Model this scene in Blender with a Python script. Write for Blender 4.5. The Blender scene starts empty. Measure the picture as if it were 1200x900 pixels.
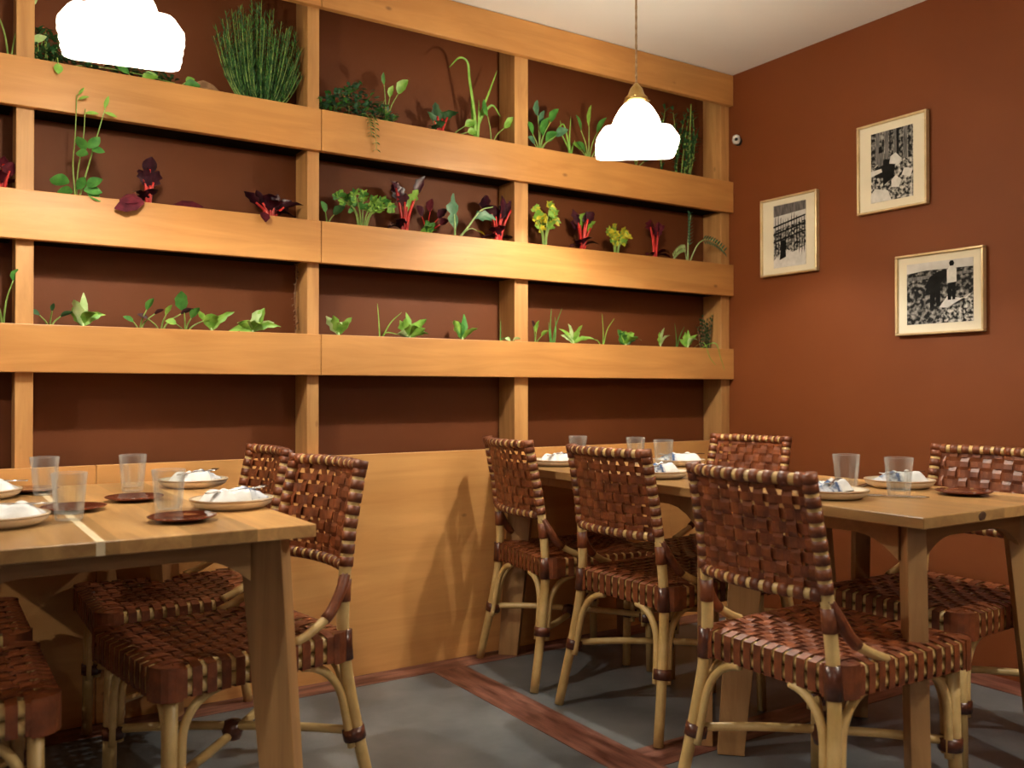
import bpy, bmesh, math, random
from mathutils import Vector as V, Matrix, noise as mnoise
R = math.radians
SC = bpy.context.scene
C = SC.collection
random.seed(7)

# ---------------------------------------------------------------- camera, world, exposure
YAW, PITCH = 0.5764, 0.0080
CAMP = V((-3.3283, -3.1323, 1.05)); FPX = 1067.6
cd = bpy.data.cameras.new('camera'); cam = bpy.data.objects.new('camera', cd); C.objects.link(cam)
cam.location = CAMP; cam.rotation_euler = (math.pi/2 + PITCH, 0, -YAW)
cd.sensor_width = 36; cd.lens = FPX/1200*36; cd.clip_start = .05
cd.dof.use_dof = True; cd.dof.focus_distance = 3.0; cd.dof.aperture_fstop = 3.2
SC.camera = cam
w = bpy.data.worlds.new('world'); SC.world = w; w.use_nodes = True
w.node_tree.nodes['Background'].inputs[0].default_value = (1, .75, .5, 1)
w.node_tree.nodes['Background'].inputs[1].default_value = .004
SC.view_settings.view_transform = 'Standard'; SC.view_settings.look = 'None'
SC.view_settings.exposure = 0.0; SC.view_settings.gamma = 1; SC.view_settings.use_curve_mapping = False
BULB_W = 50.0; SHADE_E = 4.6; LCOL = (1, .95, .84)

# ---------------------------------------------------------------- materials
def newmat(n):
    m = bpy.data.materials.new(n); m.use_nodes = True
    return m, m.node_tree.nodes, m.node_tree.links, m.node_tree.nodes['Principled BSDF']
def noisy(n, c1, c2, rough=.6, scale=8, bump=0., bscale=60, stretch=(1,1,1), metal=0, coat=0, spec=.5, lo=.35, hi=.65):
    m, N, L, b = newmat(n)
    tc = N.new('ShaderNodeTexCoord'); mp = N.new('ShaderNodeMapping'); mp.inputs['Scale'].default_value = stretch
    L.new(tc.outputs['Object'], mp.inputs[0])
    nz = N.new('ShaderNodeTexNoise'); nz.inputs['Scale'].default_value = scale; nz.inputs['Detail'].default_value = 5
    L.new(mp.outputs[0], nz.inputs['Vector'])
    cr = N.new('ShaderNodeValToRGB'); cr.color_ramp.elements[0].position = lo; cr.color_ramp.elements[1].position = hi
    cr.color_ramp.elements[0].color = (*c1, 1); cr.color_ramp.elements[1].color = (*c2, 1)
    L.new(nz.outputs[0], cr.inputs[0]); L.new(cr.outputs[0], b.inputs['Base Color'])
    b.inputs['Roughness'].default_value = rough; b.inputs['Metallic'].default_value = metal
    b.inputs['Coat Weight'].default_value = coat; b.inputs['Specular IOR Level'].default_value = spec
    if bump:
        n2 = N.new('ShaderNodeTexNoise'); n2.inputs['Scale'].default_value = bscale; L.new(mp.outputs[0], n2.inputs['Vector'])
        bp = N.new('ShaderNodeBump'); bp.inputs['Strength'].default_value = bump; bp.inputs['Distance'].default_value = .003
        L.new(n2.outputs[0], bp.inputs['Height']); L.new(bp.outputs[0], b.inputs['Normal'])
    return m
def wood(n, c1, c2, axis, rough=.5, knots=True, planks=0., scale=1., kcol=(.20,.075,.025)):
    m, N, L, b = newmat(n)
    tc = N.new('ShaderNodeTexCoord'); mp = N.new('ShaderNodeMapping'); s = [9*scale]*3; s['xyz'.index(axis)] = .9*scale
    mp.inputs['Scale'].default_value = s; L.new(tc.outputs['Object'], mp.inputs[0])
    n1 = N.new('ShaderNodeTexNoise'); n1.inputs['Scale'].default_value = 2.2; n1.inputs['Detail'].default_value = 7; n1.inputs['Roughness'].default_value = .6; n1.inputs['Distortion'].default_value = .9
    L.new(mp.outputs[0], n1.inputs['Vector'])
    cr = N.new('ShaderNodeValToRGB'); e = cr.color_ramp.elements; e[0].position = .3; e[1].position = .68
    e[0].color = (*c1, 1); e[1].color = (*c2, 1); L.new(n1.outputs[0], cr.inputs[0]); out = cr.outputs[0]
    n2 = N.new('ShaderNodeTexNoise'); n2.inputs['Scale'].default_value = 1.6; n2.inputs['Detail'].default_value = 2; L.new(tc.outputs['Object'], n2.inputs['Vector'])
    hv = N.new('ShaderNodeHueSaturation'); mr = N.new('ShaderNodeMapRange'); mr.inputs[3].default_value = .8; mr.inputs[4].default_value = 1.2; mr.inputs[1].default_value=.3; mr.inputs[2].default_value=.7
    L.new(n2.outputs[0], mr.inputs[0]); L.new(mr.outputs[0], hv.inputs['Value']); L.new(out, hv.inputs['Color']); out = hv.outputs[0]
    if planks:
        sx = N.new('ShaderNodeSeparateXYZ'); L.new(tc.outputs['Object'], sx.inputs[0])
        oi = N.new('ShaderNodeObjectInfo')
        d = N.new('ShaderNodeMath'); d.operation = 'DIVIDE'; d.inputs[1].default_value = planks; L.new(sx.outputs[0], d.inputs[0])
        f = N.new('ShaderNodeMath'); f.operation = 'FLOOR'; L.new(d.outputs[0], f.inputs[0])
        wn = N.new('ShaderNodeTexWhiteNoise'); wn.noise_dimensions = '1D'; L.new(f.outputs[0], wn.inputs['W'])
        m2 = N.new('ShaderNodeMapRange'); m2.inputs[3].default_value = .62; m2.inputs[4].default_value = 1.25; L.new(wn.outputs[0], m2.inputs[0])
        h2 = N.new('ShaderNodeHueSaturation'); L.new(m2.outputs[0], h2.inputs['Value']); L.new(out, h2.inputs['Color']); out = h2.outputs[0]
    if knots:
        mk = N.new('ShaderNodeMapping'); sk = [7.5]*3; sk['xyz'.index(axis)] = 4.2; mk.inputs['Scale'].default_value = sk
        L.new(tc.outputs['Object'], mk.inputs[0])
        vo = N.new('ShaderNodeTexVoronoi'); vo.inputs['Scale'].default_value = 1.0; L.new(mk.outputs[0], vo.inputs['Vector'])
        c2_ = N.new('ShaderNodeValToRGB'); e = c2_.color_ramp.elements; e[0].position = .02; e[1].position = .075
        e[0].color = (.75,.75,.75,1); e[1].color = (0,0,0,1); L.new(vo.outputs['Distance'], c2_.inputs[0])
        mx = N.new('ShaderNodeMix'); mx.data_type = 'RGBA'; L.new(c2_.outputs[0], mx.inputs[0]); L.new(out, mx.inputs[6]); mx.inputs[7].default_value = (*kcol, 1); out = mx.outputs[2]
    L.new(out, b.inputs['Base Color']); b.inputs['Roughness'].default_value = rough
    bp = N.new('ShaderNodeBump'); bp.inputs['Strength'].default_value = .15; bp.inputs['Distance'].default_value = .002
    L.new(n1.outputs[0], bp.inputs['Height']); L.new(bp.outputs[0], b.inputs['Normal'])
    return m
PINE1, PINE2 = (.48,.210,.055), (.60,.290,.086)
M = {}
M['pine_x'] = wood('pine_boards', PINE1, PINE2, 'x', .45)
M['pine_z'] = wood('pine_posts', (.40,.18,.055), (.60,.32,.11), 'z', .5)
M['ply'] = wood('plywood_panel', (.56,.260,.075), (.70,.36,.118), 'x', .45, scale=.6)
M['oak_y'] = wood('oak_table_top', (.44,.225,.080), (.70,.41,.155), 'y', .28, planks=.135)
M['oak_z'] = wood('oak_legs', (.30,.15,.055), (.46,.25,.095), 'z', .45)
M['oak_s'] = wood('oak_rails', (.30,.15,.055), (.44,.24,.09), 'x', .45, knots=False)
M['inlay'] = noisy('pale_maple', (.72,.58,.36), (.8,.66,.44), .4, 10)
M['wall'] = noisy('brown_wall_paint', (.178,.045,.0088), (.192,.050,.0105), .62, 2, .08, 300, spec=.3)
M['wall_b'] = noisy('brown_wall_paint_shaded', (.128,.033,.0068), (.138,.037,.008), .62, 2, .08, 300, spec=.3)  # wall brown darkened to stand in for dimmer light inside the rack cells
M['ceil'] = noisy('cream_ceiling_paint', (.84,.83,.81), (.87,.86,.84), .8, 2)
M['slate'] = noisy('grey_slate', (.09,.098,.104), (.17,.178,.18), .42, 3.5, .2, 25)
M['strip'] = noisy('worn_red_wood', (.085,.022,.012), (.26,.11,.075), .4, 6, .25, 40, (6,.9,4))
M['strip_x'] = noisy('worn_red_wood_across', (.085,.022,.012), (.26,.11,.075), .4, 6, .25, 40, (.9,6,4))
M['leather'] = noisy('brown_leather', (.10,.022,.0055), (.27,.070,.018), .46, 22, .15, 160, spec=.6, lo=.3, hi=.7)
M['leather2'] = noisy('dark_brown_leather', (.06,.014,.006), (.12,.03,.012), .3, 30, .15, 160, spec=.6)
M['cane'] = noisy('rattan_cane', (.55,.35,.12), (.72,.50,.21), .38, 12, .1, 50)
M['brass'] = noisy('aged_brass', (.45,.3,.1), (.6,.42,.16), .35, 20, metal=1)
M['steel'] = noisy('cutlery_steel', (.55,.55,.55), (.7,.7,.7), .2, 20, metal=1)
M['stone'] = noisy('cream_stoneware', (.62,.52,.38), (.72,.62,.47), .3, 10)
M['knot'] = noisy('dark_knot', (.02,.008,.004), (.10,.045,.02), .6, 60)
M['rim'] = noisy('brown_glazed_rim', (.36,.20,.09), (.58,.44,.29), .3, 14)
M['glaze'] = noisy('dark_red_glaze', (.10,.018,.008), (.17,.035,.014), .12, 9, coat=.6)
M['napkin'] = noisy('white_linen', (.74,.73,.72), (.84,.83,.81), .85, 12, .3, 120)
M['blue'] = noisy('blue_printed_linen', (.05,.09,.2), (.62,.64,.68), .85, 38, .2, 90, lo=.42, hi=.56)
M['gold'] = noisy('pale_gold_frame', (.62,.46,.24), (.74,.58,.34), .35, 20, metal=.35)
M['matb'] = noisy('cream_mat_board', (.80,.74,.58), (.84,.78,.62), .85, 8)
M['cord'] = noisy('twisted_cord', (.35,.22,.12), (.55,.38,.22), .8, 120)
M['white_pl'] = noisy('white_plastic', (.75,.74,.70), (.8,.79,.75), .4, 10)
M['liner'] = noisy('matte_black_liner', (.004,.003,.003), (.008,.006,.005), .95, 10, spec=.1)
M['black_pl'] = noisy('black_plastic', (.01,.01,.01), (.02,.02,.02), .3, 10)
M['soil'] = noisy('dark_soil', (.012,.007,.004), (.045,.026,.014), .95, 60, .6, 90)
def leafmat(n, a, b_, rough=.45):
    m = noisy(n, a, b_, rough, 30, .1, 80)
    m.node_tree.nodes['Principled BSDF'].inputs['Subsurface Weight'].default_value = 0
    return m
M['g_dark'] = leafmat('deep_green_leaf', (.012,.05,.014), (.03,.11,.03))
M['g_rose'] = leafmat('rosemary_needles', (.02,.075,.022), (.06,.17,.05), .6)
M['g_mid'] = leafmat('green_leaf', (.03,.15,.02), (.08,.28,.045))
M['g_blue'] = leafmat('bluish_green_leaf', (.035,.12,.06), (.10,.24,.13))
M['g_lite'] = leafmat('light_green_leaf', (.13,.33,.03), (.28,.5,.08))
M['g_pale'] = leafmat('pale_green_leaf', (.30,.48,.16), (.5,.62,.30))
M['g_yel'] = leafmat('yellow_leaf', (.45,.42,.02), (.7,.6,.05))
M['purple'] = leafmat('dark_purple_leaf', (.018,.004,.01), (.06,.008,.02), .35)
M['wine'] = leafmat('wine_red_leaf', (.05,.005,.010), (.12,.012,.022), .75)
M['wine'].node_tree.nodes['Principled BSDF'].inputs['Specular IOR Level'].default_value = .15
M['red'] = leafmat('red_chard_stalk', (.42,.012,.012), (.62,.03,.02), .35)
M['dry'] = leafmat('dry_brown_leaf', (.18,.09,.04), (.36,.2,.1), .8)
M['stem'] = leafmat('green_stem', (.16,.28,.05), (.3,.42,.1))
# glass
m, N, L, b = newmat('clear_glass'); b.inputs['Base Color'].default_value = (.62,.62,.60,1); b.inputs['Roughness'].default_value = .03; b.inputs['IOR'].default_value = 1.8
tr = N.new('ShaderNodeBsdfTransparent'); tr.inputs[0].default_value = (.97,.98,.97,1); lw = N.new('ShaderNodeLayerWeight'); lw.inputs[0].default_value = .35
ad = N.new('ShaderNodeMapRange'); ad.inputs[3].default_value = .035; ad.inputs[4].default_value = .55; L.new(lw.outputs['Facing'], ad.inputs[0]); mx = N.new('ShaderNodeMixShader')
L.new(ad.outputs[0], mx.inputs[0]); L.new(tr.outputs[0], mx.inputs[1]); L.new(b.outputs[0], mx.inputs[2]); L.new(mx.outputs[0], N['Material Output'].inputs[0]); M['glass'] = m
m, N, L, b = newmat('lit_opal_glass'); b.inputs['Base Color'].default_value = (.9,.86,.78,1); b.inputs['Roughness'].default_value = .25
b.inputs['Emission Color'].default_value = (1,.95,.84,1); b.inputs['Emission Strength'].default_value = SHADE_E; M['opal_bulb'] = m
m = m.copy(); m.name = 'lit_opal_shade_glass'; N = m.node_tree.nodes; L = m.node_tree.links; b = N['Principled BSDF']    # translucent: part of the bulb's light passes
tr = N.new('ShaderNodeBsdfTransparent'); tr.inputs[0].default_value = (1,.97,.9,1); mx = N.new('ShaderNodeMixShader'); mx.inputs[0].default_value = .46
L.new(tr.outputs[0], mx.inputs[1]); L.new(b.outputs[0], mx.inputs[2]); L.new(mx.outputs[0], N['Material Output'].inputs[0]); M['opal'] = m

# ---------------------------------------------------------------- mesh helpers
def tag(o, label=None, cat=None, group=None, kind=None):
    if label: o['label'] = label
    if cat: o['category'] = cat
    if group: o['group'] = group
    if kind: o['kind'] = kind
    return o
def build(name, bm, mats, parent=None, smooth=True, bevel=0, loc=None):
    me = bpy.data.meshes.new(name); bmesh.ops.recalc_face_normals(bm, faces=bm.faces); bm.to_mesh(me); bm.free()
    for m in (mats if isinstance(mats, (list, tuple)) else [mats]): me.materials.append(m)
    if smooth:
        for p in me.polygons: p.use_smooth = True
    o = bpy.data.objects.new(name, me); C.objects.link(o)
    if parent: o.parent = parent
    if loc: o.location = loc
    if bevel:
        b = o.modifiers.new('bevel', 'BEVEL'); b.width = bevel; b.segments = 2; b.limit_method = 'ANGLE'
        for p in me.polygons: p.use_smooth = False
    return o
def empty(name, loc, rz=0):
    o = bpy.data.objects.new(name, None); C.objects.link(o); o.location = loc; o.rotation_euler = (0,0,rz); o.empty_display_size = .05
    return o
def box(bm, x0, x1, y0, y1, z0, z1, mi=0):
    vs = [bm.verts.new((x, y, z)) for z in (z0, z1) for y in (y0, y1) for x in (x0, x1)]
    for f in ((0,1,3,2),(4,5,7,6),(0,1,5,4),(2,3,7,6),(0,2,6,4),(1,3,7,5)):
        bm.faces.new([vs[i] for i in f]).material_index = mi
def BM(): return bmesh.new()
def catmull(pts, n=5):
    P = [V(p) for p in pts]; P = [2*P[0]-P[1]] + P + [2*P[-1]-P[-2]]; out = []
    for i in range(1, len(P)-2):
        for k in range(n):
            t = k/n; a, b_, c, d = P[i-1:i+3]
            out.append(.5*((2*b_)+(c-a)*t+(2*a-5*b_+4*c-d)*t*t+(3*b_-a-3*c+d)*t**3))
    out.append(P[-2]); return out
def tube(bm, pts, r, seg=8, mi=0, cap=True):
    P = [V(p) for p in pts]; n = len(P); rr = r if isinstance(r, (list, tuple)) else [r]*n; rings = []
    up = None
    for i in range(n):
        t = (P[min(i+1, n-1)]-P[max(i-1, 0)]).normalized()
        if up is None: up = V((0,0,1)) if abs(t.z) < .9 else V((1,0,0))
        u = (up - t*up.dot(t)).normalized(); up = u; v = t.cross(u)
        rings.append([bm.verts.new(P[i]+(u*math.cos(a)+v*math.sin(a))*rr[i]) for a in [2*math.pi*k/seg for k in range(seg)]])
    for i in range(n-1):
        for k in range(seg): bm.faces.new((rings[i][k], rings[i][(k+1)%seg], rings[i+1][(k+1)%seg], rings[i+1][k])).material_index = mi
    if cap:
        bm.faces.new(rings[0][::-1]).material_index = mi; bm.faces.new(rings[-1]).material_index = mi
def lathe(bm, prof, seg=32, mi=0, c=(0,0,0), closed=False, flute=None, rot=0):
    rings = []
    for r, z in prof:
        ring = []
        for k in range(seg):
            a = 2*math.pi*k/seg + rot; q = r*(flute(a, z) if flute else 1)
            ring.append(bm.verts.new((c[0]+q*math.cos(a), c[1]+q*math.sin(a), c[2]+z)))
        rings.append(ring)
    m = len(rings)
    for i in range(m if closed else m-1):
        A, B = rings[i], rings[(i+1)%m]
        for k in range(seg): bm.faces.new((A[k], A[(k+1)%seg], B[(k+1)%seg], B[k])).material_index = mi
    if not closed:
        if prof[0][0] > 1e-5: bm.faces.new(rings[0][::-1]).material_index = mi
        if prof[-1][0] > 1e-5: bm.faces.new(rings[-1]).material_index = mi
def ribbon(bm, pts, wd, nrm, w_, t, mi=0):
    # swept flat strap: pts, width direction(s), normal direction(s)
    n = len(pts); prev = None
    for i in range(n):
        W = V(wd if not isinstance(wd, list) else wd[i]).normalized()*w_/2; Nn = V(nrm if not isinstance(nrm, list) else nrm[i]).normalized()*t/2
        p = V(pts[i]); ring = [bm.verts.new(p+W+Nn), bm.verts.new(p-W+Nn), bm.verts.new(p-W-Nn), bm.verts.new(p+W-Nn)]
        if prev:
            for k in range(4): bm.faces.new((prev[k], prev[(k+1)%4], ring[(k+1)%4], ring[k])).material_index = mi
        else: bm.faces.new(ring).material_index = mi
        prev = ring
    bm.faces.new(prev[::-1]).material_index = mi
def copy_tree(o, parent=None):
    c = o.copy(); C.objects.link(c)
    if parent: c.parent = parent; c.matrix_parent_inverse = o.matrix_parent_inverse.copy()
    for ch in [x for x in bpy.data.objects if x.parent == o]: copy_tree(ch, c)
    return c
def ray(px, py, axis, val):
    fw = V((math.sin(YAW)*math.cos(PITCH), math.cos(YAW)*math.cos(PITCH), math.sin(PITCH)))
    rt = V((math.cos(YAW), -math.sin(YAW), 0)); up = rt.cross(fw)
    d = fw + rt*(px-600)/FPX + up*(450-py)/FPX
    return CAMP + d*((val-CAMP[axis])/d[axis])

# ---------------------------------------------------------------- room
H = 2.595; XL, YR, YB = -7.0, -7.0, .152
def struct(name, bm, m, **k): return tag(build(name, bm, m, smooth=False, **k), kind='structure')
b = BM(); box(b, XL, 0, YR, YB, -.1, 0); struct('floor', b, M['slate'])
b = BM(); box(b, XL, 0, YR, YB, H, H+.1); struct('ceiling', b, M['ceil'])
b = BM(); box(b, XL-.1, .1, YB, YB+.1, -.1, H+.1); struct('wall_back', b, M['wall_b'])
b = BM(); box(b, 0, .1, YR-.1, YB, -.1, H+.1); struct('wall_right', b, M['wall'])
b = BM(); box(b, XL-.1, XL, YR-.1, YB, -.1, H+.1); struct('wall_left', b, M['wall'])
b = BM(); box(b, XL-.1, .1, YR-.1, YR, -.1, H+.1); struct('wall_front', b, M['wall'])
n = 0
for x0, x1, y0, y1, a in ((XL, 0, -.115, -.001, 'x'), (-1.715, -1.575, YR, -.115, 'y'), (-1.575, -.15, -1.215, -1.085, 'x'), (-.15, 0, YR, -.115, 'y'),
                       (-3.95, -3.81, YR, -.115, 'y'), (-1.575, -.15, -2.5, -2.37, 'x'), (-3.81, -1.715, -2.5, -2.37, 'x')):
    n += 1; b = BM(); box(b, x0, x1, y0, y1, -.002, .0015); struct('trim_%d' % n, b, M['strip' if a == 'y' else 'strip_x'])

# plywood panel
b = BM(); box(b, -6.2, -2.86, 0, .03, .0, .815); box(b, -2.858, -.42, 0, .03, 0, .815); box(b, -.418, -.002, 0, .03, 0, .815)
pn = build('wall_panel', b, M['ply'], smooth=False, bevel=.0015)
tag(pn, 'pale plywood panel lining the lower wall beneath the plant rack', 'wall panel')

# ---------------------------------------------------------------- plant rack
rack = tag(empty('plant_rack', (0,0,0)), 'tall pine wall rack of horizontal boards and posts holding planted troughs', 'plant rack')
rows = [(1.108,1.256), (1.514,1.666), (1.920,2.071), (2.443,2.592)]
for z0, z1 in rows:
    for x0, x1 in ((-6.2, -2.115), (-2.113, -.002)):
        b = BM(); box(b, x0, x1, 0, .028, z0, z1); build('board', b, M['pine_x'], rack, smooth=False, bevel=.0025)
for xc, wd in ((-5.2,.045), (-4.15,.045), (-3.06,.05), (-2.134,.045), (-1.227,.068), (-.031,.056)):
    b = BM(); box(b, xc-wd/2, xc+wd/2, .0285, YB-.002, .8155 if False else .02, 2.59); build('post', b, M['pine_z'], rack, smooth=False, bevel=.002)
SOIL = {}
posts = [-5.2, -4.15, -3.06, -2.134, -1.227, -.031]
for r_, (z0, z1) in enumerate(rows[:3]):
    for i in range(len(posts)-1):
        x0, x1 = posts[i]+.035, posts[i+1]-.035
        b = BM(); box(b, x0, x1, .029, YB-.003, z0+.004, z0+.018)
        build('trough_liner', b, M['liner'], rack, smooth=False)
        b = BM(); nx, ny = 40, 4; g = []
        zt = z1-.014; box(b, x0, x1, .029, YB-.003, z0+.0185, zt-.012)
        for a in range(nx+1):
            g.append([b.verts.new((x0+(x1-x0)*a/nx, .0295+(YB-.033)*c/ny, zt+.012*mnoise.noise(V((a*.9+i*9, c*1.3, r_*7))))) for c in range(ny+1)])
        for a in range(nx):
            for c in range(ny): b.faces.new((g[a][c], g[a+1][c], g[a+1][c+1], g[a][c+1]))
        tag(build('soil', b, M['soil'], rack), kind='stuff')

# ---------------------------------------------------------------- plants
def leaf(bm, base, d, L_, W_, droop=.3, fold=.2, mi=0, n=6, shape='oval', wave=0, side=None):
    base = V(base); d = V(d).normalized(); s = V(side) if side else d.cross(V((0,0,1)))
    if s.length < .05: s = V((1,0,0))
    s = (s - d*s.dot(d)).normalized(); nr = s.cross(d).normalized()
    if nr.z < 0 and abs(nr.z) > .05: nr = -nr
    prev = None; p = base.copy(); ph = random.random()*6
    for i in range(n+1):
        t = i/n
        if shape == 'oval': q = math.sin(math.pi*min(1, t*.96+.03))**.75
        elif shape == 'lance': q = (math.sin(math.pi*(t*.97+.02)))**.9*(1-.35*t)
        elif shape == 'round': q = math.sqrt(max(0, 1-(2*t-1)**2))
        elif shape == 'blade': q = min(1, t*6+.5)*(1-t)**.6 if t < 1 else 0
        else: q = 1
        q = max(q, .04); hw = W_/2*q*(1+wave*math.sin(t*19+ph))
        dd = (d - V((0,0,1))*droop*t*2).normalized()
        if i: p = p + dd*(L_/n)
        f = fold*hw
        wv = wave*W_*.25*math.sin(t*14+ph)
        row = [bm.verts.new(p+s*hw+nr*(f+wv)), bm.verts.new(p), bm.verts.new(p-s*hw+nr*(f-wv))]
        if prev:
            for k in (0,1): bm.faces.new((prev[k], prev[k+1], row[k+1], row[k])).material_index = mi
        prev = row
    return p
def rnd(a, b_): return random.uniform(a, b_)
def updir(lean, az): return V((math.sin(lean)*math.cos(az), math.sin(lean)*math.sin(az), math.cos(lean)))
def clampd(d):  # keep growth in front of the wall behind
    return V((d.x, d.y*.35-abs(d.y)*.15, d.z))
class Plant:
    def __init__(s, name, px, row, label, y=.075, cat='plant', group=None, sc=1.3, force=False):
        x = ray(px, 400, 1, y).x; z = rows[2-row][1]-.020; s.sc = sc if (y > .055 or force) else 1.0
        s.e = tag(empty(name, (x, y, z)), label, cat, group); s.F = BM(); s.S = BM(); s.hf = s.hs = False
    def lf(s, *a, **k): s.hf = True; return leaf(s.F, *a, **k)
    def st(s, pts, r, mi=0, n=4):
        s.hs = True; P = catmull(pts, n) if len(pts) > 2 else [V(p) for p in pts]
        rr = r if not isinstance(r, tuple) else [r[0]+(r[1]-r[0])*i/(len(P)-1) for i in range(len(P))]
        tube(s.S, P, rr, 6, mi); return P
    def done(s, fm, sm=None):
        # leaves must stay in the trough bay: never behind the wall
        for bm in (s.F, s.S):
            for v in bm.verts:
                v.co *= s.sc
                lim = YB-.006-s.e.location.y
                if v.co.y > lim: v.co.y = lim - (v.co.y-lim)*.03
        if s.hf: build('foliage', s.F, fm, s.e)
        else: s.F.free()
        if s.hs: build('stem', s.S, sm or M['stem'], s.e)
        else: s.S.free()
def bush(px, row, label, w=.15, h=.32, n=46, name='rosemary'):      # upright needle stems
    p = Plant(name, px, row, label, .07, sc=1.0)
    for i in range(n):
        a = rnd(0, 6.28); q = math.sqrt(random.random()); bx, by = q*w*.62*math.cos(a), q*.04*math.sin(a)
        hh = h*(1-.38*q*q)*rnd(.45, 1.0); tip = V((bx*1.75, by*1.2-.03*rnd(0,1), hh))
        P = p.st([(bx*.6, by, 0), (bx*1.25, by, hh*.4), tuple(tip)], (.0022,.001), n=4)
        m = 22
        for k in range(m):
            t = .12+.88*k/m; c = P[0].lerp(P[4], t*2) if t < .5 else P[4].lerp(P[-1], t*2-1)
            for j in range(3):
                az = rnd(0, 6.28); dd = V((math.cos(az)*.8, math.sin(az)*.6, .9)); p.lf(c, dd, rnd(.018,.030), .0045, .0, .0, n=2, shape='lance', mi=0 if random.random() < .8 else 1)
    p.done([M['g_rose'], M['g_mid']]); return p
def chard(px, row, label, h=.15, n=6, red='red', leafm='purple', lw=.05, ll=.08, spread=.35, name='chard'):
    p = Plant(name, px, row, label)
    for i in range(n):
        a = -spread+2*spread*(i+.5)/n + rnd(-.06,.06); hh = h*rnd(.5,.9)
        tip = V((math.sin(a)*hh, rnd(-.02,.01), math.cos(a)*hh))
        p.st([(a*.02, 0, 0), (tip.x*.4, tip.y*.5, hh*.5), tuple(tip)], (.006,.0032))
        d = V((math.sin(a*1.3), rnd(-.4,0), math.cos(a))); p.lf(tip-d.normalized()*ll*.25, d, ll*rnd(.6,1.1), lw*rnd(.6,1.1), rnd(0,.5), .5, wave=.25, shape='oval', side=(1, rnd(-.6,.6), 0), mi=0 if random.random() < .85 else 1)
    for i in range(4):
        a = rnd(-1.1, 1.1); p.lf((a*.01, 0, .03), (math.sin(a), -.3, math.cos(a)*.8), ll*.9, lw*.9, .5, .4, wave=.3)
    p.done([M[leafm], M['g_lite']], M[red]); return p
def celery(px, row, label, h=.15, n=6, fm=('g_lite','g_mid'), spread=.6, lw=.021, name='celery'):
    p = Plant(name, px, row, label)
    for i in range(n):
        a = -spread+2*spread*(i+.5)/n+rnd(-.08,.08); hh = h*rnd(.7,1.05)*(1-.25*abs(a))
        tip = V((math.sin(a)*hh, rnd(-.03,.01), math.cos(a)*hh)); P = p.st([(a*.012,0,0), (tip.x*.35, tip.y*.4, hh*.55), tuple(tip)], (.0032,.0015))
        for k in (-1,0,1,2,3):
            t = P[-1].lerp(P[len(P)//2], max(0, (k-1)*.35)); az = rnd(-1.4,1.4)+a
            for j in (-.6, 0, .6):
                p.lf(t, (math.sin(az+j), -.35, math.cos(az+j)+.2), lw*rnd(.8,1.3), lw*.75, .3, .2, n=4, wave=.35, mi=0 if random.random() < .6 else 1, side=(math.cos(az), .3, -math.sin(az)))
    p.done([M[fm[0]], M[fm[1]]]); return p
def lettuce(px, row, label, h=.05, n=7, fm=('g_lite','g_pale'), w=.03, spread=1.1, name='lettuce_seedling'):
    p = Plant(name, px, row, label, .06)
    for i in range(n):
        a = -spread+2*spread*(i+.5)/n+rnd(-.15,.15); d = V((math.sin(a), rnd(-.7,.1), math.cos(a)+.35))
        p.lf((0,0,.018), d, 1.3*h*rnd(.65,1.1), .8*w*rnd(.8,1.2), rnd(.1,.6), .45, wave=.2, mi=0 if random.random() < .65 else 1, side=(math.cos(a), rnd(-.4,.4), -math.sin(a)))
    p.st([(0,0,0), (0,0,.028)], .003); p.done([M[fm[0]], M[fm[1]]], M['g_pale']); return p
def grass(px, row, label, blades, fm='g_lite', w=.004, name='grass_shoot', y=.07):
    p = Plant(name, px, row, label, y, sc=1.0 if name == 'leek' else 1.25)
    for pts in blades:
        P = catmull(pts, 5); prev = None; s = V((1,.3,0)).normalized(); n = len(P)
        for i, q in enumerate(P):
            hw = w/2*(1-i/(n-1))**.5+.0004; tdir = (P[min(i+1,n-1)]-P[max(i-1,0)]).normalized(); sd = tdir.cross(V((0,1,0))).normalized()
            row_ = [p.F.verts.new(q+sd*hw+V((0,-hw*.5,0))), p.F.verts.new(q), p.F.verts.new(q-sd*hw+V((0,-hw*.5,0)))]
            if prev:
                for k in (0,1): p.F.faces.new((prev[k], prev[k+1], row_[k+1], row_[k]))
            prev = row_
    p.hf = True; p.done([M[fm]]); return p
def broad(px, row, label, leaves, fm=('g_mid','g_lite'), sh=.04, name='leafy_seedling', stem='stem', sr=.0025, shape='oval', y=.065):
    # leaves: (angle from vertical in the rack plane, stem height, leaf length, width)
    p = Plant(name, px, row, label, y)
    for k, (a, s_, ll, lw) in enumerate(leaves):
        tip = V((math.sin(a)*s_, rnd(-.025,-.005), math.cos(a)*s_+.02)); p.st([(0,0,0), (tip.x*.35, tip.y*.4, tip.z*.6), tuple(tip)], (sr, sr*.6))
        p.lf(tip, (math.sin(a), -.25, math.cos(a)*.7+.25), ll, lw, .25, .3, mi=k % 2, shape=shape, side=(math.cos(a), .5, -math.sin(a)), wave=.06)
    p.done([M[fm[0]], M[fm[1]]], M[stem]); return p

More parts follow.
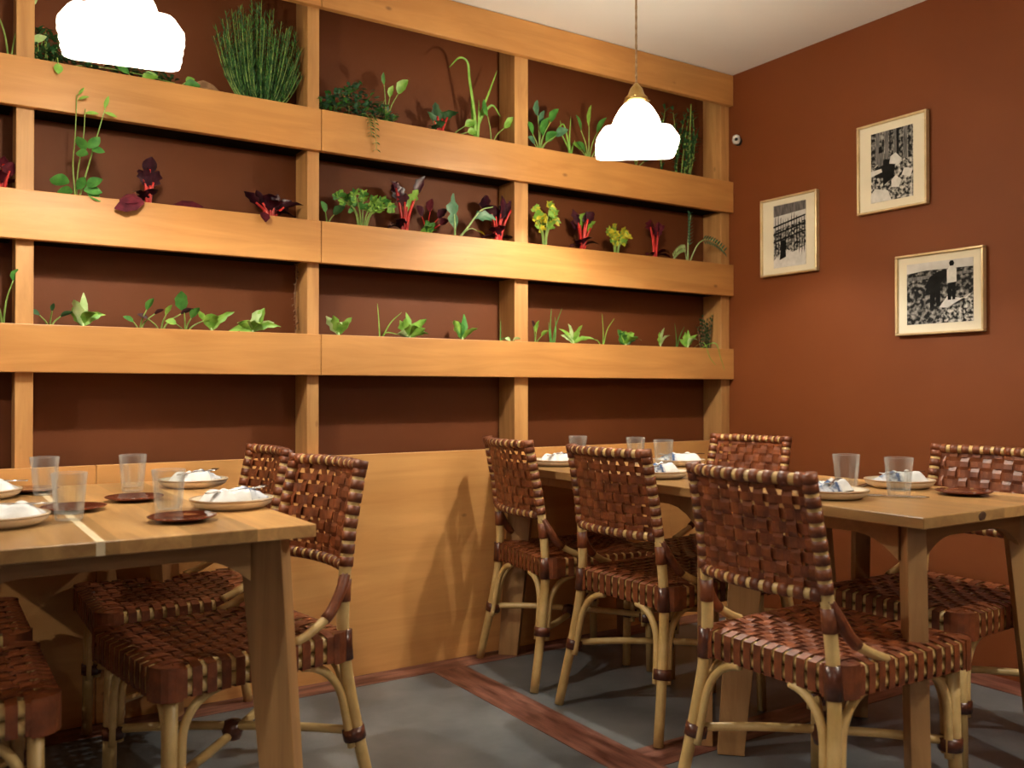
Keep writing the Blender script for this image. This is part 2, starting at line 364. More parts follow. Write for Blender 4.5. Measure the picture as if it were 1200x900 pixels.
# row 0 (topmost trough)
broad(10, 0, 'pale leaf poking up in the topmost trough at the far left edge', [(.3,.13,.05,.025),(-.3,.12,.05,.025),(.8,.06,.04,.02)], ('g_pale','g_pale'))
p = Plant('thyme', 52, 0, 'dark green bushy herb between the leftmost post and the large lamp')
for i in range(150):
    a = rnd(-1.2,1.2); hh = rnd(.02,.10); c = V((rnd(-.025,.035), rnd(-.03,.01), hh)); p.lf(c, (math.sin(a), rnd(-.6,.2), rnd(.2,1)), .018, .008, .2, .2, n=3)
for i in range(9): p.st([(rnd(-.02,.02),0,0), (rnd(-.03,.03), rnd(-.02,0), rnd(.06,.1))], (.002,.001))
p.done([M['g_dark']])
p = Plant('nasturtium', 64, 0, 'single green leaf drooping over the top board under the large lamp', .03)
p.st([(0,.02,.0),(0,.0,.035),(.0,-.04,.03),(.002,-.045,.008)], .0015); p.lf((.002,-.045,.012), (0,-.1,-1), .034, .026, .0, .2, shape='oval', side=(1,0,0)); p.done([M['g_lite']])
p = Plant('creeping_herb', 120, 0, 'low mat of creeping dark herb below the large lamp shade')
for i in range(230):
    c = V((rnd(-.12,.17), rnd(-.045,.02), rnd(.028,.045))); p.lf(c, (rnd(-1,1), rnd(-1,.3), rnd(0,.8)), .016, .009, .3, .2, n=3)
p.st([(-.12,0,.0),(-.05,-.01,.034),(.08,-.02,.034),(.17,-.01,.03)], .0015); p.done([M['g_dark']])
broad(155, 0, 'light green round leaves lying on the top board below the large lamp', [(1.2,.03,.05,.03),(-1.1,.02,.04,.03)], ('g_lite','g_mid'), y=.04)
broad(208, 0, 'green oval leaf hanging forward below the right side of the large lamp', [(1.3,.02,.05,.035),(.9,.03,.03,.025)], ('g_mid','g_lite'), y=.035)
p = Plant('dry_leaf', 238, 0, 'curled dry brown leaf left of the big rosemary bush', .05, 'leaf')
p.lf((-.035,-.01,.03), (1,-.1,.45), .085, .045, .35, .4, wave=.15, side=(0,.6,1)); p.lf((.0,.02,.03), (-1,.1,.2), .04, .03, .2, .4); p.done([M['dry']])
bush(303, 0, 'large dense rosemary bush on the top row left of the post', .15, .425, 105)
p = Plant('trailing_ivy', 412, 0, 'mass of small-leaved trailing herb spilling over the top board', sc=1.0)
for i in range(420):
    x_ = rnd(-.15,.16); hh = .03+.125*random.random()*(1-.75*abs(x_)/.16); c = V((x_, rnd(-.06,.02), hh)); p.lf(c, (rnd(-1,1), rnd(-.8,.1), rnd(-.1,1)), .022, .014, .3, .2, n=3, mi=0 if random.random() < .65 else 1)
for q in ((-.15,.09),(-.09,.1),(-.02,.12),(.05,.09),(.13,.13)): p.st([(q[0]*.4,0,0),(q[0]*.8,-.01,.05),(q[0],-.02,q[1])], (.002,.001))
for sx, dz in ((.05,-.10),(.03,-.05)):
    P = p.st([(sx-.03,0,.03),(sx,-.05,.04),(sx+.005,-.088,.0),(sx+.01,-.09,dz)], .0012)
    for c in P[6:]:
        for s_ in (-1,1): p.lf(c, (s_,-.2,-.2), .017, .012, .3, .2, n=3, mi=1)
p.done([M['g_blue'], M['g_mid']])
broad(452, 0, 'pea shoot with round leaf rising at the right end of the trailing herb', [(.35,.10,.05,.04),(-.15,.11,.035,.018),(.1,.08,.035,.025)], ('g_lite','g_mid'))
chard(515, 0, 'small red-stalked chard with green leaves beside the leek', .09, 4, 'red', 'g_dark', .035, .05, .45)
broad(528, 0, 'little light green leaf right of the small red chard', [(.9,.05,.035,.028),(1.3,.05,.03,.025)], ('g_lite','g_lite'))
grass(558, 0, 'tall leek whose long blade bends over near the top board', [
    [(0,0,0),(-.015,-.01,.12),(-.045,-.02,.26),(-.06,-.03,.325),(-.10,-.035,.335),(-.15,-.04,.285)],
    [(0,0,0),(.015,0,.12),(.05,-.01,.22),(.095,-.01,.33)], [(.002,0,0),(.012,0,.10),(.06,-.02,.175),(.10,-.03,.13)],
    [(0,0,0),(.004,-.01,.09),(.0,-.02,.19)], [(-.002,0,0),(-.02,0,.12),(-.03,-.01,.2)]], 'g_lite', .014, 'leek')
broad(576, 0, 'two-leaved seedling between the leek and the middle post', [(-.35,.08,.055,.03),(.7,.07,.06,.035)], ('g_mid','g_lite'))
broad(632, 0, 'green bushy plant just right of the middle post on the top row', [(-.6,.06,.05,.035),(-.2,.11,.05,.04),(.3,.10,.05,.04),(.8,.08,.05,.035),(.1,.05,.06,.05),(-.9,.03,.04,.03),(.6,.04,.05,.04),(0,.08,.05,.04)], ('g_mid','g_blue'))
grass(668, 0, 'thin leek with cut upright stem left of the small lamp', [
    [(0,0,0),(-.004,0,.1),(-.003,-.01,.2)],[(0,0,0),(-.02,-.01,.09),(-.05,-.02,.155),(-.085,-.02,.13)],[(0,0,0),(.01,0,.06),(.02,-.01,.1)],[(0,0,0),(-.01,0,.06),(-.045,0,.12),(-.06,-.01,.175)]], 'g_lite', .010, 'leek')
broad(690, 0, 'leafy green plant partly hidden behind the small lamp', [(-.5,.10,.06,.025),(-.1,.11,.07,.03),(.3,.10,.06,.03),(.7,.08,.06,.03),(-.9,.03,.06,.035),(-1.1,.05,.05,.03)], ('g_mid','g_lite'))
broad(745, 0, 'low green seedling under the small lamp shade on the top row', [(.8,.03,.04,.02),(-.8,.03,.04,.02),(.2,.04,.04,.02)], ('g_dark','g_mid'))
p = Plant('savory', 790, 0, 'tall bushy herb with woody stalks filling the top right corner of the rack')
for i in range(11):
    bx = rnd(-.08,.12); hh = rnd(.12,.26); tipx = bx+rnd(-.02,.04)
    P = p.st([(bx*.8,0,0),(bx,-.01,hh*.5),(tipx,-.01,hh)], (.0028,.0012))
    for c in P:
        for k in range(5): p.lf(c+V((0,0,rnd(-.015,.015))), (rnd(-1,1), rnd(-.6,.3), rnd(.1,1)), .022, .007, .2, .2, n=3, mi=0 if random.random() < .6 else 1)
p.st([(.07,-.01,0),(.068,-.012,.15),(.072,-.015,.29)], (.004,.0025)); p.done([M['g_dark'], M['g_rose']])
# row 1
chard(2, 1, 'dark red leaf tip at the far left edge on the second row', .12, 3, 'red', 'wine', .03, .06, .3)
p = Plant('sweet_pea', 88, 1, 'tall spindly green plant with round leaves in front of the top board', .035)
for (pts, r) in (([(0,0,0),(-.008,0,.12),(-.008,-.045,.20),(-.004,-.05,.33)], .0028), ([(.002,0,0),(.006,0,.1),(.015,-.045,.19),(.02,-.05,.29)], .0025), ([(.006,0,0),(.035,-.01,.12),(.055,-.045,.21),(.085,-.055,.33)], .003)):
    p.st(pts, (r, r*.5))
for (x_, y_, z_, dx, dz, ll) in ((-.02,-.01,.06,-1,.25,.06),(-.01,-.01,.03,-.7,.1,.05),(.0,-.02,.04,.2,.5,.05),(.02,-.02,.04,1,.15,.055),(.03,-.02,.035,.7,-.35,.05),(.03,-.02,.05,.5,.5,.055),
    (.02,-.04,.16,-.3,.6,.05),(.03,-.04,.17,.5,.8,.05),(.04,-.04,.165,.8,.1,.04),(.03,-.04,.15,-.8,.1,.04),(.0,-.05,.315,.5,.3,.035),(.02,-.05,.275,1,.3,.04),(.075,-.055,.285,1,-.1,.04),(.075,-.055,.30,.2,1,.04),(.0,-.05,.33,.3,.6,.03)):
    p.lf((x_,y_,z_), (dx,-.3,dz), ll, ll*.7 if z_ < .2 else ll*.35, .2, .25, mi=0 if z_ < .2 else 1, shape='oval', side=(-dz,.5,dx))
p.done([M['g_mid'], M['g_lite']])
chard(173, 1, 'red-stalked chard with dark leaves on the left of the second row', .13, 5, 'red', 'purple', .035, .055, .22)
p = Plant('beet_leaf', 146, 1, 'oval wine-red leaf lying over the second board edge', .03, 'leaf'); p.lf((.05,-.042,.016), (-1,-.05,-.22), .095, .05, .1, .25, wave=.1, side=(.2,.25,1)); p.lf((.045,-.035,.024), (-1,-.05,.05), .07, .04, .15, .2, wave=.12, side=(0,.5,1)); p.st([(.06,.01,0),(.035,-.02,.028)], .002); p.done([M['wine']], M['red'])
p = Plant('beet_leaf', 220, 1, 'flat wine-red leaf lying in the trough between two dark chards', .045, 'leaf'); p.lf((-.05,0,.026), (1,-.05,.12), .10, .04, .05, .2, wave=.1, side=(0,.5,1)); p.st([(-.05,.01,0),(-.04,0,.028)], .002); p.done([M['wine']], M['red'])
chard(318, 1, 'purple-leaved chard spreading beside the tall post on the second row', .09, 6, 'red', 'purple', .035, .065, .7)
p = Plant('beet_leaf', 306, 1, 'small wine-red leaf hanging over the second board in front of the purple chard', .03, 'leaf'); p.lf((0,-.02,.03), (0,-.7,-.6), .05, .035, .3, .3, wave=.12, side=(1,0,0)); p.st([(.01,.02,0),(0,-.02,.032)], .002); p.done([M['wine']], M['red'])
broad(383, 1, 'tiny dark green seedling just right of the tall post on the second row', [(.6,.03,.04,.03),(-.4,.03,.035,.025)], ('g_dark','g_mid'))
celery(424, 1, 'spreading green parsley plant on the second row', .145, 7, ('g_lite','g_mid'), .85, .021, 'parsley')
chard(473, 1, 'tall chard with bright red stalks right of the parsley', .17, 7, 'red', 'purple', .04, .06, .3)
broad(500, 1, 'dark purple frilly leaves behind the small pale lettuce', [(-.5,.06,.04,.035),(0,.07,.04,.04),(.5,.06,.04,.035),(.8,.05,.03,.03)], ('purple','wine'), stem='red', name='purple_lettuce', y=.1)
lettuce(500, 1, 'small pale green lettuce between red chard and kale on the second row', .045, 6, ('g_lite','g_mid'), .03, .8)
p = Plant('kale', 533, 1, 'grey-green kale with one upright leaf and one arching leaf', .06)
p.st([(0,0,0),(-.006,-.01,.06),(-.012,-.01,.12)], (.004,.002)); p.st([(0,0,0),(.04,-.01,.05),(.08,-.02,.105),(.12,-.03,.12)], (.004,.0015)); p.st([(0,0,0),(.04,-.02,.045),(.075,-.03,.035)], (.002,.001))
p.lf((-.002,-.008,.04), (-.12,-.1,1), .11, .045, .05, .35, n=9, wave=.3, side=(1,.3,0)); p.lf((.06,-.015,.08), (1,-.2,.5), .075, .035, .35, .4, n=8, wave=.4, mi=0, side=(-.4,.3,.8)); p.lf((.06,-.025,.04), (1,-.2,-.1), .035, .018, .3, .3, mi=1)
p.done([M['g_blue'], M['g_yel']], M['g_pale'])
chard(583, 1, 'chard with crimson stalks left of the middle post', .15, 7, 'red', 'purple', .045, .07, .36)
celery(638, 1, 'yellowing celery plant just right of the middle post', .16, 6, ('g_lite','g_yel'), .5, .022)
chard(682, 1, 'red chard between the two yellowing celery plants', .14, 6, 'red', 'purple', .04, .065, .3)
celery(722, 1, 'short bushy yellow-green celery under the small lamp', .12, 7, ('g_yel','g_lite'), .7, .021)
chard(768, 1, 'tall red chard right of the short yellow-green celery', .16, 6, 'red', 'wine', .035, .06, .22)
p = Plant('artichoke', 806, 1, 'grey-green arching thistle-like leaves at the right end of the second row', .06)
p.st([(0,0,0),(.003,0,.1),(.006,-.01,.19)], (.004,.0015)); p.st([(0,0,0),(.04,-.02,.09),(.10,-.04,.10),(.135,-.05,.06)], (.003,.001)); p.st([(0,0,0),(-.035,-.02,.055),(-.075,-.03,.06),(-.095,-.035,.02)], (.003,.001))
for k in range(10):
    t = k/9
    for s_ in (-1,1):
        p.lf((.004,-.008,.08+.11*t), (s_*.7,-.2,.8), .02, .009, .1, .2, n=3); q = V((.05+.085*t, -.03-.02*t, .1-.04*t*t)); p.lf(q, (.5,-.2,s_*.8), .022, .01, .1, .2, n=3, side=(1,.2,0)); q = V((-.04-.055*t,-.03,.06-.035*t*t)); p.lf(q, (-.5,-.2,s_*.8), .018, .009, .1, .2, n=3, side=(1,.2,0), mi=1)
p.done([M['g_blue'], M['g_pale']], M['g_pale'])
# row 2
broad(3, 2, 'green tip at the far left edge of the lowest trough', [(.2,.10,.03,.02),(-.3,.06,.03,.02)], ('g_mid','g_mid'))
broad(58, 2, 'tiny dark seedling nearest the leftmost post in the lowest trough', [(.9,.03,.03,.014),(-.9,.03,.03,.014),(.1,.03,.02,.012)], ('g_dark','g_dark'))
lettuce(97, 2, 'upright light green lettuce seedling second from the left in the lowest trough', .06, 5, spread=.7)
broad(163, 2, 'seedling with one green leaf and a dark curled tip in the lowest trough', [(.3,.045,.035,.02),(.8,.05,.025,.012),(-.9,.02,.03,.015)], ('g_mid','purple'))
broad(188, 2, 'sprawling seedling with withered dark tip left of the tall broad leaf', [(.9,.06,.035,.015),(.3,.035,.03,.015),(-1,.04,.03,.014)], ('purple','g_lite'))
broad(217, 2, 'broad-leaved seedling with the tallest round leaf of the lowest trough', [(-.15,.045,.055,.042),(1.1,.05,.04,.024),(.4,.03,.035,.025),(-1.2,.03,.03,.02)], ('g_mid','g_lite'))
lettuce(248, 2, 'pale two-leaved seedling left of the frilly lettuce', .06, 3, ('g_lite','g_pale'), .022, 1.0)
lettuce(296, 2, 'frilly light green lettuce drooping over the lowest board', .06, 9, ('g_lite','g_pale'), .03, 1.3)
lettuce(397, 2, 'small lettuce seedling just right of the tall post in the lowest trough', .05, 5, ('g_lite','g_pale'), .028, .8)
grass(445, 2, 'thin grass shoots between two small lettuces in the lowest trough', [[(0,0,0),(-.003,0,.06),(-.008,0,.12)],[(0,0,0),(.03,-.01,.06),(.065,-.02,.095)],[(0,0,0),(.01,-.02,.03),(.05,-.03,.025)]], 'g_lite')
lettuce(480, 2, 'round rosette lettuce in the middle of the lowest trough', .055, 9, ('g_lite','g_pale'), .035, 1.1)
lettuce(542, 2, 'bright green curled seedling left of the middle post in the lowest trough', .06, 4, ('g_lite','g_mid'), .032, .7)
grass(586, 2, 'single thin upright shoot next to the middle post', [[(0,0,0),(.001,0,.04),(.002,0,.09)],[(0,0,0),(.008,0,.025),(.02,-.01,.03)]], 'g_mid')
broad(597, 2, 'pale withered leaf in front of the middle post in the lowest trough', [(1.1,.01,.035,.02),(-1.2,.01,.035,.02)], ('g_pale','g_pale'), y=.045)
broad(627, 2, 'seedling with a drooping dark tip just right of the middle post', [(0,.03,.04,.025),(-.4,.05,.025,.018),(.6,.02,.03,.02)], ('g_lite','purple'))
grass(647, 2, 'tuft of tall green grass blades in the lowest trough', [[(0,0,0),(-.008,0,.07),(-.003,0,.14)],[(0,0,0),(.012,0,.07),(.035,-.01,.14)],[(.006,0,0),(.015,0,.06),(.012,0,.11)],[(-.006,0,0),(-.012,0,.05),(-.015,0,.09)]], 'g_mid', .005)
lettuce(672, 2, 'star-shaped spreading lettuce between two grass tufts', .055, 6, ('g_lite','g_pale'), .02, 1.2)
grass(706, 2, 'thin forked grass shoot left of the round green lettuce', [[(0,0,0),(.003,0,.06),(-.002,0,.13)],[(0,0,0),(.02,0,.07),(.055,0,.115)],[(0,0,0),(-.02,0,.03),(-.035,0,.035)]], 'g_lite')
lettuce(733, 2, 'round mid-green lettuce in the right bay of the lowest trough', .05, 9, ('g_mid','g_lite'), .035, 1.0)
lettuce(774, 2, 'pale drooping seedling right of the round mid-green lettuce', .05, 4, ('g_pale','g_lite'), .018, .5)
grass(792, 2, 'faint thin grass blades near the right post', [[(0,0,0),(.002,0,.05),(-.006,0,.11)],[(0,0,0),(.02,0,.06),(.045,0,.10)]], 'g_mid')
lettuce(806, 2, 'light green curled seedling with a bent stem near the right post', .05, 5, ('g_lite','g_pale'), .025, .9)
grass(812, 2, 'two long pale stems trailing down over the lowest board by the right post', [[(-.01,0,.01),(-.02,-.075,.035),(.0,-.088,-.02),(.03,-.09,-.05)],[(.02,0,.01),(.04,-.075,.035),(.055,-.09,-.02),(.075,-.092,-.07)]], 'g_lite', .004, 'seedling_with_long_stems')
p = Plant('lavender', 826, 2, 'dark grey dried bushy herb against the right post', .08)
for i in range(16):
    bx = rnd(-.03,.03); hh = rnd(.08,.14); P = p.st([(bx*.6,0,0),(bx,0,hh*.5),(bx*1.3,0,hh)], (.002,.001))
    for c in P:
        for k in range(4): p.lf(c, (rnd(-1,1),rnd(-.6,.3),.9), .014, .004, .1, .1, n=2)
p.done([M['g_dark']], M['dry'])
p = Plant('dried_vine', 345, 2, 'wispy dried vine hanging down the side of the tall post', .10)
pz = [(.0,0,.0),(.006,0,.06),(.0,0,.12),(.008,0,.2),(.002,.0,.235)]; P = p.st(pz, .0015)
for c in P:
    for k in range(3): p.lf(c, (rnd(-1,.6),-.3,rnd(-1,.5)), .013, .006, .1, .2, n=2)
p.done([M['dry']], M['dry'])

# ---------------------------------------------------------------- pendant lamps
def make_lamp(rot):
    root = empty('pendant_lamp', (0,0,0))
    prof_o = [(.140,0),(.1425,.003),(.141,.014),(.122,.050),(.115,.058),(.106,.062),(.097,.064),(.092,.070),(.088,.082),(.078,.110),(.062,.138),(.046,.158),(.032,.168)]
    def fl(a, z):        # squared, faceted body easing into a round neck
        e = 12 if z < .03 else 8 if z < .063 else (4 if z < .066 else 2.25); a -= rot; k = (abs(math.cos(a))**e+abs(math.sin(a))**e)**(-1/e); return min(k, 1.30)*(1+.008*math.cos(16*a))
    prof = prof_o + [(r-.004, z-.002) for r, z in prof_o[::-1][:-1]] + [(.136,.002)]
    b = BM(); lathe(b, prof, 96, closed=True, flute=fl, rot=rot)
    sh = build('lamp_shade', b, M['opal'], root); tag(sh, 'glowing white glass shade')
    b = BM(); lathe(b, [(.043,.170),(.040,.184),(.030,.193),(.022,.216),(.012,.228),(.006,.236),(0.0001,.238)], 24); build('gallery', b, M['brass'], root)
    b = BM()
    for k in range(3):
        a = k*2.09+.4; tube(b, [(.03*math.cos(a), .03*math.sin(a), .182),(.054*math.cos(a), .054*math.sin(a), .180)], .003, 6); 
    build('thumb_screw', b, M['brass'], root)
    b = BM(); lathe(b, [(.0001,.094),(.018,.098),(.024,.110),(.024,.12),(.018,.138),(.013,.150),(.012,.174),(.0001,.175)], 16); build('bulb', b, M['opal_bulb'], root)
    return root
def finish_lamp(root, x, y, z, tilt, label, power=1):
    root.location = (x, y, z); root.rotation_euler = tilt
    top = Matrix.LocRotScale(V((x,y,z)), root.rotation_euler, None) @ V((0,0,.236)); inv = Matrix.LocRotScale(V((x,y,z)), root.rotation_euler, None).inverted()
    b = BM(); P = [V((top.x, top.y, top.z+(H-top.z)*i/20)) for i in range(21)]; tube(b, [inv @ q for q in P], .0035, 8)
    # twisted braid around the flex
    for ph in (0, math.pi):
        n_ = int((H-top.z)/.006); tube(b, [inv @ V((top.x+.0032*math.cos(i*.55+ph), top.y+.0032*math.sin(i*.55+ph), top.z+(H-top.z)*i/n_)) for i in range(n_+1)], .0016, 4)
    build('cord', b, M['cord'], root)
    b = BM(); lathe(b, [(.05,0),(.05,-.012),(.02,-.03),(.0001,-.031)], 24, c=(0,0,0)); 
    for v in b.verts: v.co = inv @ (v.co + V((top.x, top.y, H)))
    build('ceiling_rose', b, M['brass'], root)
    tag(root, label, 'lamp', 'schoolhouse pendant lamps')
    ld = bpy.data.lights.new('bulb_light', 'POINT'); ld.energy = BULB_W*power; ld.color = LCOL; ld.shadow_soft_size = .016
    lo = bpy.data.objects.new('bulb_light', ld); C.objects.link(lo); lo.parent = root; lo.location = (0,0,.068)
    return root
lamp0 = make_lamp(0)
lamp_spots = [(-2.908, -.700, 1.908, (0, 0, R(-10)), 'large glowing white glass pendant lamp at top left, cut by the frame', .74),
              (-1.215, -.685, 1.900, (0, 0, R(-38)), 'smaller glowing white glass pendant lamp hanging before the right half of rack'),
              (-1.09, -2.75, 1.905, (0,0,0), 'added unseen pendant lamp giving fill light near the right wall behind the camera', .9),  # this and the following pendants are unseen, added as fill light
              (-4.7, -1.4, 1.85, (0,0,0), 'added unseen pendant lamp giving fill light left of the left table', 1.0),
              (-3.9, -4.6, 1.9, (0,0,0), 'added unseen pendant lamp giving fill light farthest behind the camera', .7)]
lamps = [lamp0] + [copy_tree(lamp0) for _ in lamp_spots[1:]]
for o, a in zip(lamps, lamp_spots): finish_lamp(o, *a)

# ---------------------------------------------------------------- pictures and wall sensor
def bw(name, sc, lo, hi, st=(1,1,1)): return noisy(name, (.006,.006,.006), (.7,.68,.64), .6, sc, stretch=st, lo=lo, hi=hi, spec=.2)
M['ph_ground'] = bw('print_ground', 75, .42, .66); M['ph_dark'] = bw('print_dark_field', 60, .46, .88)
M['ph_sky'] = noisy('print_sky', (.5,.49,.48), (.7,.69,.67), .6, 12, spec=.2); M['ph_black'] = noisy('print_black', (.003,.003,.003), (.01,.01,.01), .7, 20, spec=.15)
M['ph_white'] = noisy('print_white', (.6,.6,.58), (.75,.74,.72), .4, 40); M['ph_grey'] = noisy('print_grey', (.06,.06,.06), (.2,.19,.19), .4, 30, stretch=(1,6,.8))
def picture(y0, y1, z0, z1, my0, my1, mz0, mz1, label, scene):
    # y0 is the end nearer the corner (greater y); picture plane faces -x
    t = tag(empty('framed_photograph', (-.002, (y0+y1)/2, z0)), label, 'picture', 'framed photographs on the brown wall')
    wd, hh = (y0-y1)/2, z1-z0; fw = .0095; b = BM()
    def T(a, c): return (-(a-.5)*2*wd, c*hh)     # a: 0..1 left to right as seen, c: 0..1 bottom to top
    box(b, -.024, 0, -wd, wd, 0, fw); box(b, -.024, 0, -wd, wd, hh-fw, hh); box(b, -.024, 0, -wd, -wd+fw, fw+.0002, hh-fw-.0002); box(b, -.024, 0, wd-fw, wd, fw+.0002, hh-fw-.0002)
    build('frame', b, M['gold'], t, smooth=False, bevel=.003)
    b = BM(); box(b, -.012, -.001, -wd+fw+.0003, wd-fw-.0003, fw+.0003, hh-fw-.0003); build('mat_board', b, M['matb'], t, smooth=False)
    b = BM(); pa, pb = T(my0, mz0), T(my1, mz1); k = [0]
    def rect(a0, a1, c0, c1, mi, d=.0):
        (u0, v0), (u1, v1) = pa, pb; ya, yb = u0+(u1-u0)*a0, u0+(u1-u0)*a1; za, zb = v0+(v1-v0)*c0, v0+(v1-v0)*c1
        box(b, -.0128-d, -.0121, min(ya,yb), max(ya,yb), za, zb, mi)
    def poly(pts, mi):
        k[0] += 1; (u0, v0), (u1, v1) = pa, pb; d = .0129+.00012*k[0]
        b.faces.new([b.verts.new((-d, u0+(u1-u0)*a, v0+(v1-v0)*c)) for a, c in pts]).material_index = mi
    scene(rect, poly)
    build('photograph', b, [M['ph_ground'], M['ph_dark'], M['ph_sky'], M['ph_black'], M['ph_white'], M['ph_grey']], t, smooth=False)
def sc_fence(rect, poly):
    rect(0,1,0,1,0); poly([(0,.82),(1,.86),(1,1),(0,1)], 5); poly([(0,.6),(1,.7),(1,.86),(0,.82)], 2); poly([(0,0),(1,0),(1,.3),(.6,.22),(.35,.3),(0,.12)], 4)
    for a in (.05,.14,.22,.3,.38,.45,.56,.64,.72,.8,.88,.95): poly([(a,.25-.1*math.sin(a*9)),(a+.028,.25),(a+.02,.78+.1*math.sin(a*13)),(a,.78)], 3)
    for c in (.44,.56,.68): poly([(0,c-.04),(1,c+.08),(1,c+.105),(0,c-.01)], 3)
    poly([(.2,.12),(.4,.16),(.38,.42),(.25,.44)], 3)
def sc_yard(rect, poly):
    rect(0,1,0,1,0)
    for i in range(9): poly([(i/9,.55),((i+.9)/9,.55),((i+.9)/9,1),(i/9,1)], 5 if i % 2 else 1)
    poly([(.62,.5),(.68,.5),(.68,1),(.62,1)], 3); poly([(.1,.36),(.55,.3),(.6,.55),(.35,.6),(.1,.5)], 3); poly([(.18,.5),(.3,.52),(.3,.68),(.24,.74),(.17,.68)], 5); poly([(.19,.7),(.28,.7),(.27,.79),(.2,.79)], 3)
    poly([(.45,.52),(.68,.48),(.74,.56),(.6,.66),(.48,.62)], 4); poly([(.5,.18),(.68,.16),(.74,.26),(.6,.34),(.5,.28)], 4); poly([(.74,.32),(.95,.28),(1,.38),(.8,.42)], 4); poly([(0,.38),(.28,.42),(.26,.47),(0,.46)], 4); poly([(0,0),(.5,0),(.42,.14),(.1,.2),(0,.12)], 4); poly([(.3,.22),(.5,.3),(.46,.42),(.3,.4)], 3)
def sc_field(rect, poly):
    rect(0,1,0,1,1); poly([(0,.84),(.3,.87),(1,.86),(1,1),(0,1)], 2); poly([(0,.72),(1,.76),(1,.80),(0,.78)], 5); poly([(.45,0),(1,0),(1,.45),(.7,.36)], 0); poly([(.5,.25),(.62,.42),(.9,.36),(.95,.42),(.62,.24)], 4)
    poly([(.28,.6),(.36,.76),(.5,.84),(.62,.84),(.66,.76),(.56,.7),(.52,.62),(.52,.28),(.46,.26),(.45,.5),(.42,.26),(.36,.24),(.36,.52)], 3); poly([(.3,.56),(.36,.64),(.33,.48),(.29,.5)], 3)
    poly([(.62,.62),(.62,.84),(.66,.9),(.72,.9),(.76,.84),(.76,.64)], 4); poly([(.63,.36),(.63,.63),(.75,.64),(.74,.36),(.7,.36),(.69,.56),(.68,.36)], 3); poly([(.665,.9),(.65,.95),(.67,.985),(.71,.985),(.73,.94),(.715,.9)], 3)
picture(-.186,-.506,1.582,1.942, .23,.80,.10,.90, 'smallest framed black and white photograph of a fence, lowest left of three', sc_fence)
picture(-.712,-1.030,1.787,2.159, .20,.80,.115,.885, 'upper portrait framed black and white photograph of a cluttered yard', sc_yard)
picture(-.890,-1.256,1.273,1.594, .13,.88,.13,.88, 'landscape framed black and white photograph of a bent and a standing figure in field', sc_field)
s = tag(empty('wall_sensor', (-.001, -.035, 2.24)), 'small white and black sensor high on the brown wall beside rack', 'sensor')
b = BM(); tube(b, [(0,0,.02),(-.012,0,.02)], .02, 16); build('mount', b, M['black_pl'], s)
b = BM(); lathe(b, [(.0001,-.02),(.014,-.016),(.02,0),(.016,.02),(.0001,.028)], 16, c=(-.028,-.008,.022)); build('body', b, M['white_pl'], s)
b = BM(); tube(b, [(-.040,-.018,.022),(-.047,-.026,.020)], .008, 12); build('lens', b, M['black_pl'], s)

